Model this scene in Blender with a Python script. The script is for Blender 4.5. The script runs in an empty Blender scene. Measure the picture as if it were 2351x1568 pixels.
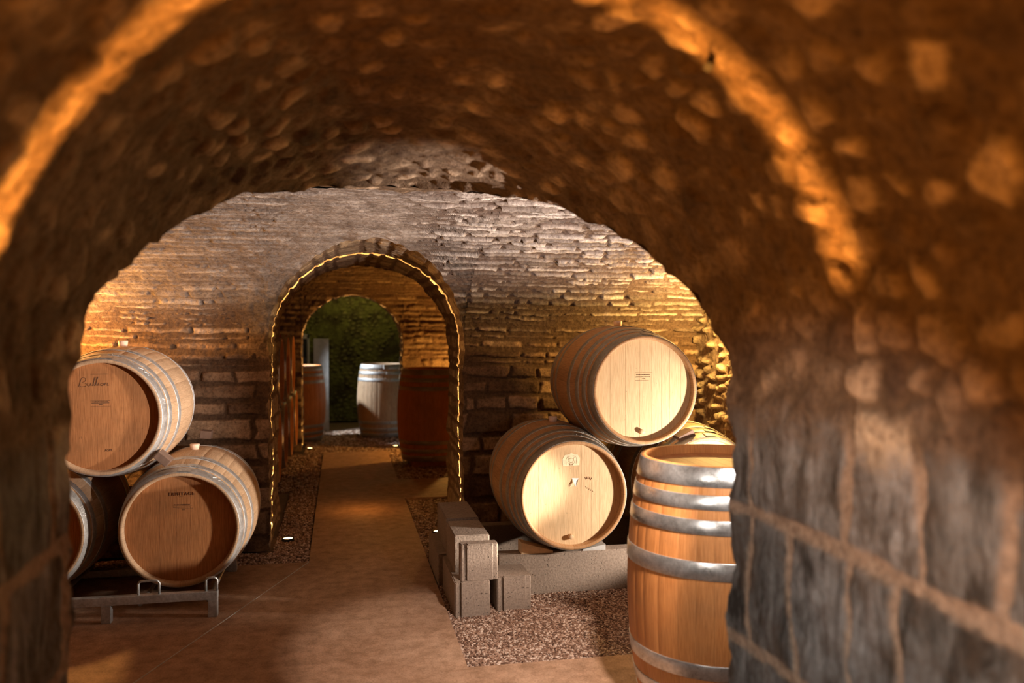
import bpy, bmesh, math, random
import numpy as np
from mathutils import Matrix, Vector, Euler
PI = math.pi
random.seed(7)
SC = bpy.context.scene
COL = SC.collection

# ------------------------------------------------------------------ helpers
def link(o, parent=None):
    COL.objects.link(o)
    if parent is not None: o.parent = parent
    return o

def tag(o, label=None, cat=None, group=None, kind=None):
    if label: o['label'] = label
    if cat: o['category'] = cat
    if group: o['group'] = group
    if kind: o['kind'] = kind
    return o

def empty(name, loc=(0, 0, 0), rot=(0, 0, 0)):
    o = bpy.data.objects.new(name, None)
    o.location = loc; o.rotation_euler = rot; o.empty_display_size = .1
    return link(o)

def meshobj(name, bm, m, parent=None, smooth=False):
    me = bpy.data.meshes.new(name)
    bm.normal_update(); bm.to_mesh(me); bm.free()
    if m: me.materials.append(m)
    if smooth: me.polygons.foreach_set('use_smooth', [True] * len(me.polygons))
    return link(bpy.data.objects.new(name, me), parent)

def npmesh(name, V, F, m=None, attrs=None, smooth=True, uv=None):
    me = bpy.data.meshes.new(name)
    V = np.asarray(V, dtype=np.float32); F = np.asarray(F, dtype=np.int32)
    k = F.shape[1]
    me.vertices.add(len(V)); me.vertices.foreach_set('co', V.ravel())
    me.loops.add(F.size); me.loops.foreach_set('vertex_index', F.ravel())
    me.polygons.add(len(F))
    me.polygons.foreach_set('loop_start', np.arange(0, F.size, k, dtype=np.int32))
    try: me.polygons.foreach_set('loop_total', np.full(len(F), k, dtype=np.int32))
    except Exception: pass
    me.update(calc_edges=True)
    me.polygons.foreach_set('use_smooth', [smooth] * len(F))
    if attrs:
        for n, a in attrs.items():
            at = me.attributes.new(n, 'FLOAT', 'POINT')
            at.data.foreach_set('value', np.asarray(a, dtype=np.float32).ravel())
    if uv is not None:
        l = me.uv_layers.new(name='UVMap')
        l.data.foreach_set('uv', np.asarray(uv, dtype=np.float32)[F.ravel()].ravel())
    if m: me.materials.append(m)
    me.validate(); me.update()
    return me

def grid_faces(ni, nj, off=0, flip=False):
    i, j = np.meshgrid(np.arange(ni - 1), np.arange(nj - 1), indexing='ij')
    a = (i * nj + j).ravel(); b = ((i + 1) * nj + j).ravel()
    c = ((i + 1) * nj + j + 1).ravel(); d = (i * nj + j + 1).ravel()
    return (np.stack([a, d, c, b] if flip else [a, b, c, d], 1) + off)

def box(bm, x0, x1, y0, y1, z0, z1, bev=0, mat=None):
    vs = [bm.verts.new((x, y, z)) for x in (x0, x1) for y in (y0, y1) for z in (z0, z1)]
    if mat is not None:
        for v in vs: v.co = mat @ v.co
    fs = [bm.faces.new([vs[i] for i in q]) for q in ((0, 1, 3, 2), (4, 6, 7, 5), (0, 4, 5, 1), (2, 3, 7, 6), (0, 2, 6, 4), (1, 5, 7, 3))]
    if bev:
        es = list({e for f in fs for e in f.edges})
        bmesh.ops.bevel(bm, geom=es, offset=bev, segments=2, affect='EDGES', profile=.6)
    return vs

def tube(bm, pts, r, n=10, closed=False):
    pts = [Vector(p) for p in pts]; rings = []
    for i, p in enumerate(pts):
        a = pts[max(i - 1, 0)]; b = pts[min(i + 1, len(pts) - 1)]
        d = (b - a).normalized()
        up = Vector((0, 0, 1)) if abs(d.z) < .9 else Vector((0, 1, 0))
        u = d.cross(up).normalized(); v = d.cross(u)
        rings.append([bm.verts.new(p + r * (math.cos(2 * PI * k / n) * u + math.sin(2 * PI * k / n) * v)) for k in range(n)])
    for A, B in zip(rings, rings[1:]):
        for k in range(n): bm.faces.new((A[k], A[(k + 1) % n], B[(k + 1) % n], B[k]))
    bm.faces.new(rings[0][::-1]); bm.faces.new(rings[-1])

# ------------------------------------------------------------------ numpy noise
def _hash(ix, iy, iz, seed):
    h = (ix.astype(np.int64) * 374761393 + iy.astype(np.int64) * 668265263 + iz.astype(np.int64) * 2147483647 + seed * 974711) & 0xffffffff
    h = ((h ^ (h >> 13)) * 1274126177) & 0xffffffff
    h = ((h ^ (h >> 16)) * 2246822519) & 0xffffffff
    return ((h ^ (h >> 15)) & 0xffffff) / float(0xffffff)

def vnoise(x, y, z, seed=0):
    fx, fy, fz = np.floor(x), np.floor(y), np.floor(z)
    u, v, w = x - fx, y - fy, z - fz
    u, v, w = u * u * (3 - 2 * u), v * v * (3 - 2 * v), w * w * (3 - 2 * w)
    r = 0
    for a in (0, 1):
        for b in (0, 1):
            for c in (0, 1):
                r = r + _hash(fx + a, fy + b, fz + c, seed) * (u if a else 1 - u) * (v if b else 1 - v) * (w if c else 1 - w)
    return r * 2 - 1

def fbm(P, scale, octv=4, seed=0, gain=.5):
    x, y, z = P[..., 0] * scale, P[..., 1] * scale, P[..., 2] * scale
    r = 0; a = 1; t = 0
    for o in range(octv):
        r = r + a * vnoise(x + o * 17.3, y + o * 5.1, z + o * 9.7, seed + o); t += a
        x, y, z = x * 2.03, y * 2.03, z * 2.03; a *= gain
    return r / t

def sstep(a, b, x):
    t = np.clip((x - a) / (b - a), 0, 1); return t * t * (3 - 2 * t)

def stones(S, T, seed, hfun, lfun):
    """irregular coursed masonry: returns edge distance, per stone randoms, local coords"""
    rs = np.random.RandomState(seed)
    b = [S.min() - .3]
    while b[-1] < S.max() + .3:
        h0, h1 = hfun(b[-1]); b.append(b[-1] + rs.uniform(h0, h1))
    b = np.array(b)
    ci = np.searchsorted(b, S) - 1
    ci = np.clip(ci, 0, len(b) - 2)
    D = np.zeros_like(S); R1 = np.zeros_like(S); R2 = np.zeros_like(S); LS = np.zeros_like(S); LT = np.zeros_like(S)
    tmin, tmax = T.min() - .6, T.max() + .6
    for c in range(len(b) - 1):
        l0, l1 = lfun(b[c]); t = [tmin - rs.uniform(0, .3)]
        while t[-1] < tmax: t.append(t[-1] + rs.uniform(l0, l1) * (1 if rs.rand() > .25 else .5))
        t = np.array(t)
        r1 = rs.rand(len(t)); r2 = rs.rand(len(t)); sk = rs.uniform(-.25, .25, len(t)); top = rs.uniform(0, .25, len(t))
        M = ci == c
        if not M.any(): continue
        s = S[M]; tt = T[M]
        hs = b[c + 1] - b[c]
        loc = (s - b[c]) / hs
        k = np.clip(np.searchsorted(t, tt) - 1, 0, len(t) - 2)
        w = t[k + 1] - t[k]
        x0 = t[k] + sk[k] * hs * (loc - .5); x1 = t[k + 1] + sk[k + 1] * hs * (loc - .5)
        dt = np.minimum(tt - x0, x1 - tt)
        ds = np.minimum(s - b[c], b[c + 1] - top[k] * min(hs, .06) - s)
        D[M] = np.minimum(dt, ds); R1[M] = r1[k]; R2[M] = r2[k]
        LS[M] = loc - .5; LT[M] = (tt - t[k]) / w - .5
    return D, R1, R2, LS, LT

# ------------------------------------------------------------------ materials
def newmat(name):
    m = bpy.data.materials.new(name); m.use_nodes = True
    nt = m.node_tree; nt.nodes.clear()
    out = nt.nodes.new('ShaderNodeOutputMaterial'); p = nt.nodes.new('ShaderNodeBsdfPrincipled')
    nt.links.new(p.outputs[0], out.inputs[0])
    return m, nt, p

class G:
    """tiny node graph helper"""
    def __init__(s, nt): s.nt = nt
    def n(s, t, **k):
        nd = s.nt.nodes.new(t)
        for a, v in k.items():
            if a.startswith('i_'):
                key = a[2:]; nd.inputs[int(key) if key.isdigit() else key.replace('_', ' ')].default_value = v
            else: setattr(nd, a, v)
        return nd
    def l(s, a, b): s.nt.links.new(a, b)
    def noise(s, vec, scale, detail=4, rough=.6, dist=0):
        n = s.n('ShaderNodeTexNoise'); n.inputs['Scale'].default_value = scale; n.inputs['Detail'].default_value = detail
        n.inputs['Roughness'].default_value = rough; n.inputs['Distortion'].default_value = dist
        if vec: s.l(vec, n.inputs['Vector'])
        return n.outputs['Fac']
    def ramp(s, fac, stops):
        r = s.n('ShaderNodeValToRGB'); e = r.color_ramp.elements
        while len(e) < len(stops): e.new(.5)
        for el, (p, c) in zip(e, stops): el.position = p; el.color = (*c, 1)
        s.l(fac, r.inputs[0]); return r.outputs[0]
    def mix(s, fac, a, b, mode='MIX'):
        m = s.n('ShaderNodeMix'); m.data_type = 'RGBA'; m.blend_type = mode
        if isinstance(fac, (int, float)): m.inputs[0].default_value = fac
        else: s.l(fac, m.inputs[0])
        for i, v in ((6, a), (7, b)):
            if isinstance(v, tuple): m.inputs[i].default_value = (*v, 1)
            else: s.l(v, m.inputs[i])
        return m.outputs[2]
    def math(s, op, a, b=0., clamp=False):
        m = s.n('ShaderNodeMath'); m.operation = op; m.use_clamp = clamp
        for i, v in ((0, a), (1, b)):
            if isinstance(v, (int, float)): m.inputs[i].default_value = v
            else: s.l(v, m.inputs[i])
        return m.outputs[0]
    def bump(s, h, dist, st=1., nrm=None):
        b = s.n('ShaderNodeBump'); b.inputs['Distance'].default_value = dist; b.inputs['Strength'].default_value = st
        s.l(h, b.inputs['Height'])
        if nrm: s.l(nrm, b.inputs['Normal'])
        return b.outputs[0]
    def attr(s, name):
        a = s.n('ShaderNodeAttribute'); a.attribute_name = name; return a.outputs['Fac']
    def obj(s): return s.n('ShaderNodeTexCoord').outputs['Object']
    def uv(s): return s.n('ShaderNodeTexCoord').outputs['UV']
    def mapping(s, vec, sc):
        m = s.n('ShaderNodeMapping'); m.inputs['Scale'].default_value = sc; s.l(vec, m.inputs['Vector']); return m.outputs[0]

def stone_mat(name, ca, cb, cc, mortar, olive=None, ashlar=False, low_shade=False, bumpd=.006, rough=.9, fine=60):
    m, nt, p = newmat(name); g = G(nt); o = g.obj()
    r = g.attr('r'); mm = g.attr('m')
    base = g.ramp(r, [(0, ca), (.5, cb), (1, cc)])
    n1 = g.noise(o, 9, 5, .65); n2 = g.noise(o, fine, 5, .7)
    base = g.mix(1., base, g.ramp(n1, [(.3, (.45, .43, .42)), (.7, (1.2, 1.18, 1.15))]), 'MULTIPLY')
    base = g.mix(1., base, g.ramp(n2, [(.28, (.42, .38, .36)), (.55, (1.05, 1.05, 1.05))]), 'MULTIPLY')
    if low_shade:  # dim warm light painted in: stone and mortar browner low on the wall
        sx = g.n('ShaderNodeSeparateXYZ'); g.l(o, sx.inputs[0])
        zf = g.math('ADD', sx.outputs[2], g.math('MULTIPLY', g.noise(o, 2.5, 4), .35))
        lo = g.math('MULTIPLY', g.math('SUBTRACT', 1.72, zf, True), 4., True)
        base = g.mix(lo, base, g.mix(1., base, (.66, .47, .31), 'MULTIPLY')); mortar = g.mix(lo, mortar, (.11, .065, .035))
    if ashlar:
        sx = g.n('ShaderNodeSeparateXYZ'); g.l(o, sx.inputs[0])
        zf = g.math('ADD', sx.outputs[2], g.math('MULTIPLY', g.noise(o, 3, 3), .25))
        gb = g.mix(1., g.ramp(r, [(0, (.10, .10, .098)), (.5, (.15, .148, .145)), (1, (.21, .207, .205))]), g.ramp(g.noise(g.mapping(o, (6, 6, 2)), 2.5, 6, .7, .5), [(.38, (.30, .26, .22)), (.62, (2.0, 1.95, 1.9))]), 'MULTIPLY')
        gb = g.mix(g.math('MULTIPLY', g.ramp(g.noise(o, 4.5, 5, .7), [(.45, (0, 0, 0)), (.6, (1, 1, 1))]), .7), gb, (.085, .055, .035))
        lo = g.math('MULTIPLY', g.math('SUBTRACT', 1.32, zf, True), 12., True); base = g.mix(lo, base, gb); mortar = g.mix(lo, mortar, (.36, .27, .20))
    mo = g.mix(1., mortar, g.ramp(n2, [(.3, (.5, .45, .42)), (.65, (1.25, 1.2, 1.15))]), 'MULTIPLY')
    col = g.mix(mm, base, mo)
    if olive:
        col = g.mix(g.ramp(g.noise(o, 3.5, 4, .7), [(.42, (0, 0, 0)), (.6, (1, 1, 1))]), col, olive)  # noise-shaped olive patches over the stone colour
    g.l(col, p.inputs['Base Color'])
    p.inputs['Roughness'].default_value = rough; p.inputs['Specular IOR Level'].default_value = .25
    b1 = g.bump(n1, bumpd * 2.2, .8)
    g.l(g.bump(n2, bumpd, 1., b1), p.inputs['Normal'])
    return m

M = {}
M['vault'] = stone_mat('vault_limestone', (.19, .15, .12), (.42, .36, .31), (.68, .61, .54), (.115, .08, .062), low_shade=True)
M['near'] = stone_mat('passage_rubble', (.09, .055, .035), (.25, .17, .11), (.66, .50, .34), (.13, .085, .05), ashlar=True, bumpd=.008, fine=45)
M['ring'] = stone_mat('archway_stone', (.26, .18, .11), (.40, .29, .18), (.52, .40, .27), (.17, .11, .07), bumpd=.005)
M['rough'] = stone_mat('end_wall_rubble', (.30, .22, .14), (.45, .35, .22), (.58, .48, .32), (.17, .12, .08), bumpd=.012, fine=40)
M['green'] = stone_mat('olive_rubble', (.16, .15, .06), (.24, .23, .09), (.33, .30, .12), (.06, .05, .02), olive=(.15, .15, .04), bumpd=.01, fine=40)

def wood_mat(name, ca, cb, grain_dark, stain=.3, rough=.55, planks='r'):
    m, nt, p = newmat(name); g = G(nt); uv = g.uv(); o = g.obj()
    st = g.mapping(uv, (60, 3, 1)); gr = g.noise(st, 4, 5, .6, .3)
    r = g.attr(planks)
    base = g.mix(r, ca, cb)
    base = g.mix(1., base, g.ramp(gr, [(.3, grain_dark), (.62, (1.08, 1.06, 1.04))]), 'MULTIPLY')
    info = g.n('ShaderNodeObjectInfo').outputs['Random']
    vec = g.n('ShaderNodeVectorMath', operation='ADD'); g.l(o, vec.inputs[0])
    cx = g.n('ShaderNodeCombineXYZ'); g.l(g.math('MULTIPLY', info, 37.), cx.inputs[0]); g.l(cx.outputs[0], vec.inputs[1])
    s1 = g.noise(vec.outputs[0], 5, 5, .6)
    col = g.mix(g.math('MULTIPLY', g.ramp(s1, [(.45, (0, 0, 0)), (.75, (1, 1, 1))]), stain), base, (.16, .085, .04))
    s2 = g.noise(vec.outputs[0], 38, 3, .8)
    col = g.mix(g.math('MULTIPLY', g.ramp(s2, [(.68, (0, 0, 0)), (.74, (1, 1, 1))]), .5), col, (.09, .05, .03))
    jo = g.attr('j')
    col = g.mix(g.math('MULTIPLY', jo, .45), col, (.10, .055, .03))
    g.l(col, p.inputs['Base Color']); p.inputs['Roughness'].default_value = rough
    p.inputs['Specular IOR Level'].default_value = .3
    g.l(g.bump(gr, .0008, .6), p.inputs['Normal'])
    return m
M['oak'] = wood_mat('oak_staves', (.46, .25, .11), (.58, .34, .165), (.66, .58, .50))
M['oak_old'] = wood_mat('weathered_oak_staves', (.50, .34, .21), (.62, .43, .27), (.70, .64, .58), stain=.35)
M['oak_front'] = wood_mat('orange_oak_staves', (.48, .185, .05), (.58, .25, .08), (.70, .58, .48), stain=.35)
M['head'] = wood_mat('pale_oak_head', (.66, .46, .25), (.80, .60, .36), (.80, .74, .68), stain=.12)
M['head_old'] = wood_mat('stained_oak_head', (.46, .20, .08), (.57, .265, .105), (.68, .60, .52), stain=.5)
M['rim'] = wood_mat('stave_end_wood', (.46, .31, .21), (.55, .38, .26), (.7, .62, .55), stain=.4)

def simple(name, col, rough=.6, metal=0., n=None, bumpd=0, c2=None, spec=.4):
    m, nt, p = newmat(name); g = G(nt); o = g.obj()
    p.inputs['Roughness'].default_value = rough; p.inputs['Metallic'].default_value = metal
    p.inputs['Specular IOR Level'].default_value = spec
    f = g.noise(o, n or 30, 5, .65)
    g.l(g.mix(g.ramp(f, [(.35, (0, 0, 0)), (.65, (1, 1, 1))]), col, c2 or tuple(min(1, c * 1.35) for c in col)), p.inputs['Base Color'])
    if bumpd: g.l(g.bump(f, bumpd, .8), p.inputs['Normal'])
    return m
def steel_mat(name, a, b, r0, r1):
    m, nt, p = newmat(name); g = G(nt); o = g.obj()
    n = g.noise(o, 14, 5, .7); n3 = g.noise(g.mapping(o, (1, 1, 1)), 70, 4, .7)
    c = g.mix(g.ramp(n, [(.35, (0, 0, 0)), (.65, (1, 1, 1))]), a, b)
    g.l(g.mix(1., c, g.ramp(n3, [(.3, (.7, .7, .7)), (.6, (1.05, 1.05, 1.05))]), 'MULTIPLY'), p.inputs['Base Color'])
    p.inputs['Metallic'].default_value = .85
    rr = g.ramp(n, [(.3, (r0,) * 3), (.7, (r1,) * 3)]); g.l(rr, p.inputs['Roughness'])
    g.l(g.bump(n3, .0006, .5), p.inputs['Normal'])
    return m
M['hoop'] = steel_mat('galvanised_hoop', (.50, .47, .43), (.66, .64, .61), .24, .4)
M['hoop_dull'] = steel_mat('dull_hoop', (.36, .32, .26), (.46, .42, .36), .5, .65)
M['hoop_pale'] = steel_mat('chalky_hoop', (.55, .54, .52), (.66, .65, .63), .5, .7)
M['galv'] = steel_mat('galvanised_steel', (.42, .44, .44), (.60, .62, .62), .4, .55)
M['bung'] = simple('pale_bung', (.66, .47, .34), .5)
M['plug'] = simple('head_plug_wood', (.62, .42, .24), .6)
M['ink'] = simple('burnt_mark', (.12, .06, .03), .8)
M['ink_light'] = simple('faint_mark', (.34, .20, .11), .8)
M['patch'] = simple('sanded_patch', (.86, .70, .47), .7)
M['chalk'] = simple('chalk', (.80, .79, .76), .9)
M['lens'] = None
M['black'] = simple('black_housing', (.01, .01, .01), .9)
M['darkwood'] = simple('dark_chock_wood', (.16, .10, .07), .8, n=20, bumpd=.002)
M['palewood'] = simple('pale_wedge_wood', (.62, .44, .26), .7, n=20)
M['redwood'] = simple('reddish_plank', (.34, .12, .05), .6)
M['iron'] = simple('dark_iron', (.03, .025, .02), .6)
M['whitepaint'] = simple('white_frame_paint', (.72, .74, .74), .5)
M['slab'] = simple('grey_render', (.42, .41, .39), .9, n=12, bumpd=.003)
M['glassdark'] = simple('dark_glass', (.01, .012, .015), .1)

def concrete_mat():
    m, nt, p = newmat('cast_concrete'); g = G(nt); o = g.obj()
    n1 = g.noise(o, 6, 5, .6); n2 = g.noise(o, 90, 4, .6)
    v = g.n('ShaderNodeTexVoronoi'); v.inputs['Scale'].default_value = 75; g.l(o, v.inputs['Vector'])
    pore = g.ramp(v.outputs['Distance'], [(.12, (0, 0, 0)), (.24, (1, 1, 1))])
    pm = g.ramp(g.noise(o, 25, 2), [(.5, (1, 1, 1)), (.6, (0, 0, 0))])
    pore = g.mix(pm, pore, (1., 1., 1.))
    c = g.mix(n1, (.22, .165, .125), (.37, .29, .225))
    c = g.mix(1., c, g.ramp(n2, [(.3, (.72, .7, .68)), (.6, (1.1, 1.1, 1.1))]), 'MULTIPLY')
    c = g.mix(pore, (.13, .10, .08), c)
    g.l(c, p.inputs['Base Color']); p.inputs['Roughness'].default_value = .92
    b = g.bump(pore, .003, 1.); g.l(g.bump(n2, .0025, 1., b), p.inputs['Normal'])
    return m
M['concrete'] = concrete_mat()

def floor_mat():
    m, nt, p = newmat('worn_concrete_floor'); g = G(nt); o = g.obj()
    n1 = g.noise(o, 1.6, 6, .65, .4); n2 = g.noise(o, 14, 6, .7); n3 = g.noise(o, 130, 3, .7)
    c = g.mix(g.ramp(n1, [(.35, (0, 0, 0)), (.65, (1, 1, 1))]), (.35, .205, .125), (.48, .31, .205))
    c = g.mix(1., c, g.ramp(n2, [(.32, (.62, .58, .52)), (.6, (1.08, 1.08, 1.08))]), 'MULTIPLY')
    c = g.mix(1., c, g.ramp(n3, [(.32, (.68, .66, .62)), (.55, (1.05, 1.05, 1.05))]), 'MULTIPLY')
    g.l(c, p.inputs['Base Color'])
    g.l(g.ramp(n1, [(.3, (.62,) * 3), (.7, (.85,) * 3)]), p.inputs['Roughness'])
    p.inputs['Specular IOR Level'].default_value = .35
    b = g.bump(n2, .004, .6); g.l(g.bump(n3, .0018, .8, b), p.inputs['Normal'])
    return m
M['floor'] = floor_mat()

def gravel_mat():
    m, nt, p = newmat('pea_gravel'); g = G(nt)
    r = g.attr('r')
    c = g.ramp(r, [(0, (.10, .05, .03)), (.35, (.25, .14, .09)), (.7, (.42, .28, .20)), (1, (.68, .55, .45))])
    g.l(c, p.inputs['Base Color']); p.inputs['Roughness'].default_value = .6
    p.inputs['Specular IOR Level'].default_value = .4
    return m
M['gravel'] = gravel_mat()

def emis(name, col, st):
    m = bpy.data.materials.new(name); m.use_nodes = True; nt = m.node_tree; nt.nodes.clear()
    out = nt.nodes.new('ShaderNodeOutputMaterial'); e = nt.nodes.new('ShaderNodeEmission')
    e.inputs[0].default_value = (*col, 1); e.inputs[1].default_value = st
    nt.links.new(e.outputs[0], out.inputs[0]); return m
M['lens'] = emis('warm_lamp_glass', (1, .62, .22), 14)

# ------------------------------------------------------------------ vaulted rooms and passages
class Room:
    def __init__(s, yn, yf, spring, crown, nn, nf, seed):
        s.yn, s.yf, s.sp, s.cr, s.seed = yn, yf, spring, crown, seed
        s.yc = (yn + yf) / 2; a = (yf - yn) / 2; b = crown - spring
        u = np.linspace(0, 1, 400); ang = u * PI / 2
        def half(n):
            c, d = np.cos(ang), np.sin(ang)
            k = (c ** n + d ** n) ** (-1 / n)
            return c * k * a, d * k * b
        Y, Z = [], []
        dy, dz = half(nf)
        Y += [yf] * 60 + list(s.yc + dy); Z += list(np.linspace(0, spring, 60, endpoint=False)) + list(spring + dz)
        dy, dz = half(nn)
        Y += list(s.yc - dy[::-1][1:]) + [yn] * 60; Z += list(spring + dz[::-1][1:]) + list(np.linspace(spring, 0, 61)[1:])
        s.Y = np.array(Y); s.Z = np.array(Z)
        s.S = np.concatenate([[0], np.cumsum(np.hypot(np.diff(s.Y), np.diff(s.Z)))])
        s.ic = int(np.argmax(s.Z)); s.sc = s.S[s.ic]; s.st = s.S[-1]
    def pos(s, S):
        return np.interp(S, s.S, s.Y), np.interp(S, s.S, s.Z)
    def nrm(s, S):                       # inward (into the room)
        e = .02; y0, z0 = s.pos(np.clip(S - e, 0, s.st)); y1, z1 = s.pos(np.clip(S + e, 0, s.st))
        ty, tz = y1 - y0, z1 - z0; L = np.hypot(ty, tz) + 1e-9
        return -tz / L, ty / L
    def s_far(s, z): return np.interp(z, s.Z[:s.ic + 1], s.S[:s.ic + 1])
    def s_near(s, z): return np.interp(-z, -s.Z[s.ic:], s.S[s.ic:])

class Arch:
    def __init__(s, c, w, sp, rise): s.c, s.w, s.sp, s.rise = c, w, sp, rise
    def ztop(s, X):
        q = np.clip(1 - ((X - s.c) / s.w) ** 2, 0, 1); return s.sp + s.rise * np.sqrt(q)
    def dist(s, X, z):
        up = np.hypot(X - s.c, np.maximum(z - s.sp, 0) * s.w / s.rise) - s.w
        return up
    def inward(s, X, z):                 # passage normal towards its axis
        dx = -(X - s.c) / s.w; dz = np.where(z > s.sp, -(z - s.sp) / s.rise, 0)
        L = np.hypot(dx, dz) + 1e-9; return dx / L, dz / L

def edge_disp(P, nx, ny, nz, amp=.022):
    L = np.sqrt(nx ** 2 + ny ** 2 + nz ** 2) + 1e-9
    E = (amp * fbm(P, 9, 3, 91) * 1.3 + amp * .5 * fbm(P, 30, 2, 92) + amp * .55)
    return np.stack([nx / L * E, ny / L * E, nz / L * E], -1)

def cells(S, T, seed, a, b):
    """irregular rubble: cells about a high and b long"""
    s, t = S / a, T / b; i, j = np.floor(s), np.floor(t); z = i * 0
    F1 = np.full(S.shape, 9.); F2 = np.full(S.shape, 9.); R1 = np.zeros(S.shape); R2 = np.zeros(S.shape)
    for di in (-1, 0, 1):
        for dj in (-1, 0, 1):
            ci, cj = i + di, j + dj
            ps = ci + .12 + .76 * _hash(ci, cj, z, seed); pt = cj + .08 + .84 * _hash(ci, cj, z + 1, seed) + .5 * (ci % 2 - .5)
            w = .12 * _hash(ci, cj, z + 2, seed)
            d = (np.abs(s - ps) ** 2.6 + np.abs(t - pt) ** 2.6) ** (1 / 2.6) + w
            m = d < F1
            F2 = np.where(m, F1, np.minimum(F2, d)); F1 = np.where(m, d, F1)
            R1 = np.where(m, _hash(ci, cj, z + 3, seed), R1); R2 = np.where(m, _hash(ci, cj, z + 4, seed), R2)
    return (F2 - F1) * .5 * a, R1, R2

def rubble_disp(P, S, X, seed, a, b, depth, rgh, lo=None):
    Q = np.stack([X, S, np.zeros_like(X)], -1)
    Ws = S + .030 * fbm(Q, 5, 3, seed + 3); Wt = X + .035 * fbm(Q, 5, 3, seed + 4)
    D, r1, r2 = cells(Ws, Wt, seed, a, b)
    gap = .004 + .010 * (fbm(Q, 4, 2, seed + 5) + .5)
    prof = sstep(gap, gap + .012, D + .005 * fbm(Q, 40, 3, seed + 6))
    h = prof * depth * (.2 + .8 * r2) + rgh * (fbm(P, 14, 4, seed + 7) + .4 * fbm(P, 50, 3, seed + 8)) * (.4 + .6 * prof) + .018 * fbm(P, 3, 2, seed + 10)
    return h, r1, 1 - prof

def vault_disp(P, S, X, seed, hf, lf, depth, rgh):
    if isinstance(hf, tuple): return rubble_disp(P, S, X, seed, hf[0], hf[1], depth, rgh)
    if hf == 'passage':
        T = S.max(); e = np.minimum(S, T - S)
        h1, r1, m1 = rubble_disp(P, S, X, seed, .085, .11, depth, rgh)
        h2, q1, m2 = vault_disp(P, S, X, seed + 5, lambda s: (.24, .36), lambda s: (.2, .42), .010, .009)
        w = sstep(1.20, 1.27, e + .04 * fbm(P, 6, 2, 3))
        return h1 * w + h2 * (1 - w), r1 * w + q1 * (1 - w), m1 * w + m2 * (1 - w)
    Q = np.stack([X, S, np.zeros_like(X)], -1)
    Ws = S + .011 * fbm(Q, 4, 3, seed + 3) + .008 * fbm(Q, 14, 3, seed + 33) + .015 * vnoise(X * 1.3, S * 0, S * 0, seed)
    Wt = X + .03 * fbm(Q, 8, 3, seed + 4)
    D, r1, r2, ls, lt = stones(Ws, Wt, seed, hf, lf)
    gap = .004 + .008 * (fbm(Q, 6, 2, seed + 5) + .6)
    prof = sstep(gap, gap + .010, D + .005 * fbm(Q, 45, 3, seed + 6))
    h = prof * (depth * (.35 + .65 * r2)) * (1 + .5 * (r1 - .5) * ls * 2)
    h = h + prof * rgh * (fbm(P, 16, 4, seed + 7) + .35 * fbm(P, 60, 3, seed + 8))
    h = h + (1 - prof) * .006 * fbm(P, 40, 3, seed + 9)
    h = h + .012 * fbm(P, 2.5, 2, seed + 10)
    return h, r1, 1 - prof

def build_surface(name, mat, P, N, S, X, faces, seed, hf, lf, depth, rgh, dedge=None, en=None, label=None, ew=.045, eamp=.022, smear=None):
    h, r1, mm = vault_disp(P, S, X, seed, hf, lf, depth, rgh)
    if smear is not None:
        w = smear(P, S, X); hs = .012 + .014 * fbm(P, 12, 4, seed + 50) + .006 * fbm(P, 50, 3, seed + 51)
        h = h * (1 - w) + hs * w; mm = mm * (1 - w) + w * .35; r1 = r1 * (1 - .6 * w) + .3 * w
    V = P + N * h[..., None]
    if dedge is not None:
        w = np.exp(-(np.maximum(dedge, 0) / ew) ** 1.5)[..., None]
        V = V * (1 - w) + (P + edge_disp(P, *en, amp=eamp)) * w
    me = npmesh(name, V.reshape(-1, 3), faces, mat, {'r': r1, 'm': mm})
    o = link(bpy.data.objects.new(name, me)); tag(o, label, kind='structure')
    return o

def room_panels(R, arch, side, x0, x1, res_x, res_s, smin=0., smax=None):
    """returns stacked grids for one half of a room vault with an arched opening"""
    G_ = []
    def add(X, S): G_.append((X, S))
    sc = R.sc if side == 'far' else R.st - R.sc
    tos = (lambda s: s) if side == 'far' else (lambda s: R.st - s)
    def seg(a, b, r): return np.linspace(a, b, max(2, int(round(abs(b - a) / r)) + 1))
    ss = seg(0, sc, res_s)
    if arch is None:
        X, S = np.meshgrid(seg(x0, x1, res_x), ss, indexing='ij'); add(X, tos(S)); return G_
    for a, b in ((x0, arch.c - arch.w), (arch.c + arch.w, x1)):
        X, S = np.meshgrid(seg(a, b, res_x), ss, indexing='ij'); add(X, tos(S))
    t = seg(0, 1, res_x / (2 * arch.w)); xs = arch.c - arch.w * np.cos(PI * t)
    zo = arch.ztop(xs)
    so = R.s_far(zo) if side == 'far' else R.st - R.s_near(zo)
    ns = max(2, int((sc - so.min()) / res_s) + 1)
    k = np.linspace(0, 1, ns)
    S = so[:, None] + (sc - so)[:, None] * k[None]
    X = np.repeat(xs[:, None], ns, 1); add(X, tos(S))
    return G_

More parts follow.
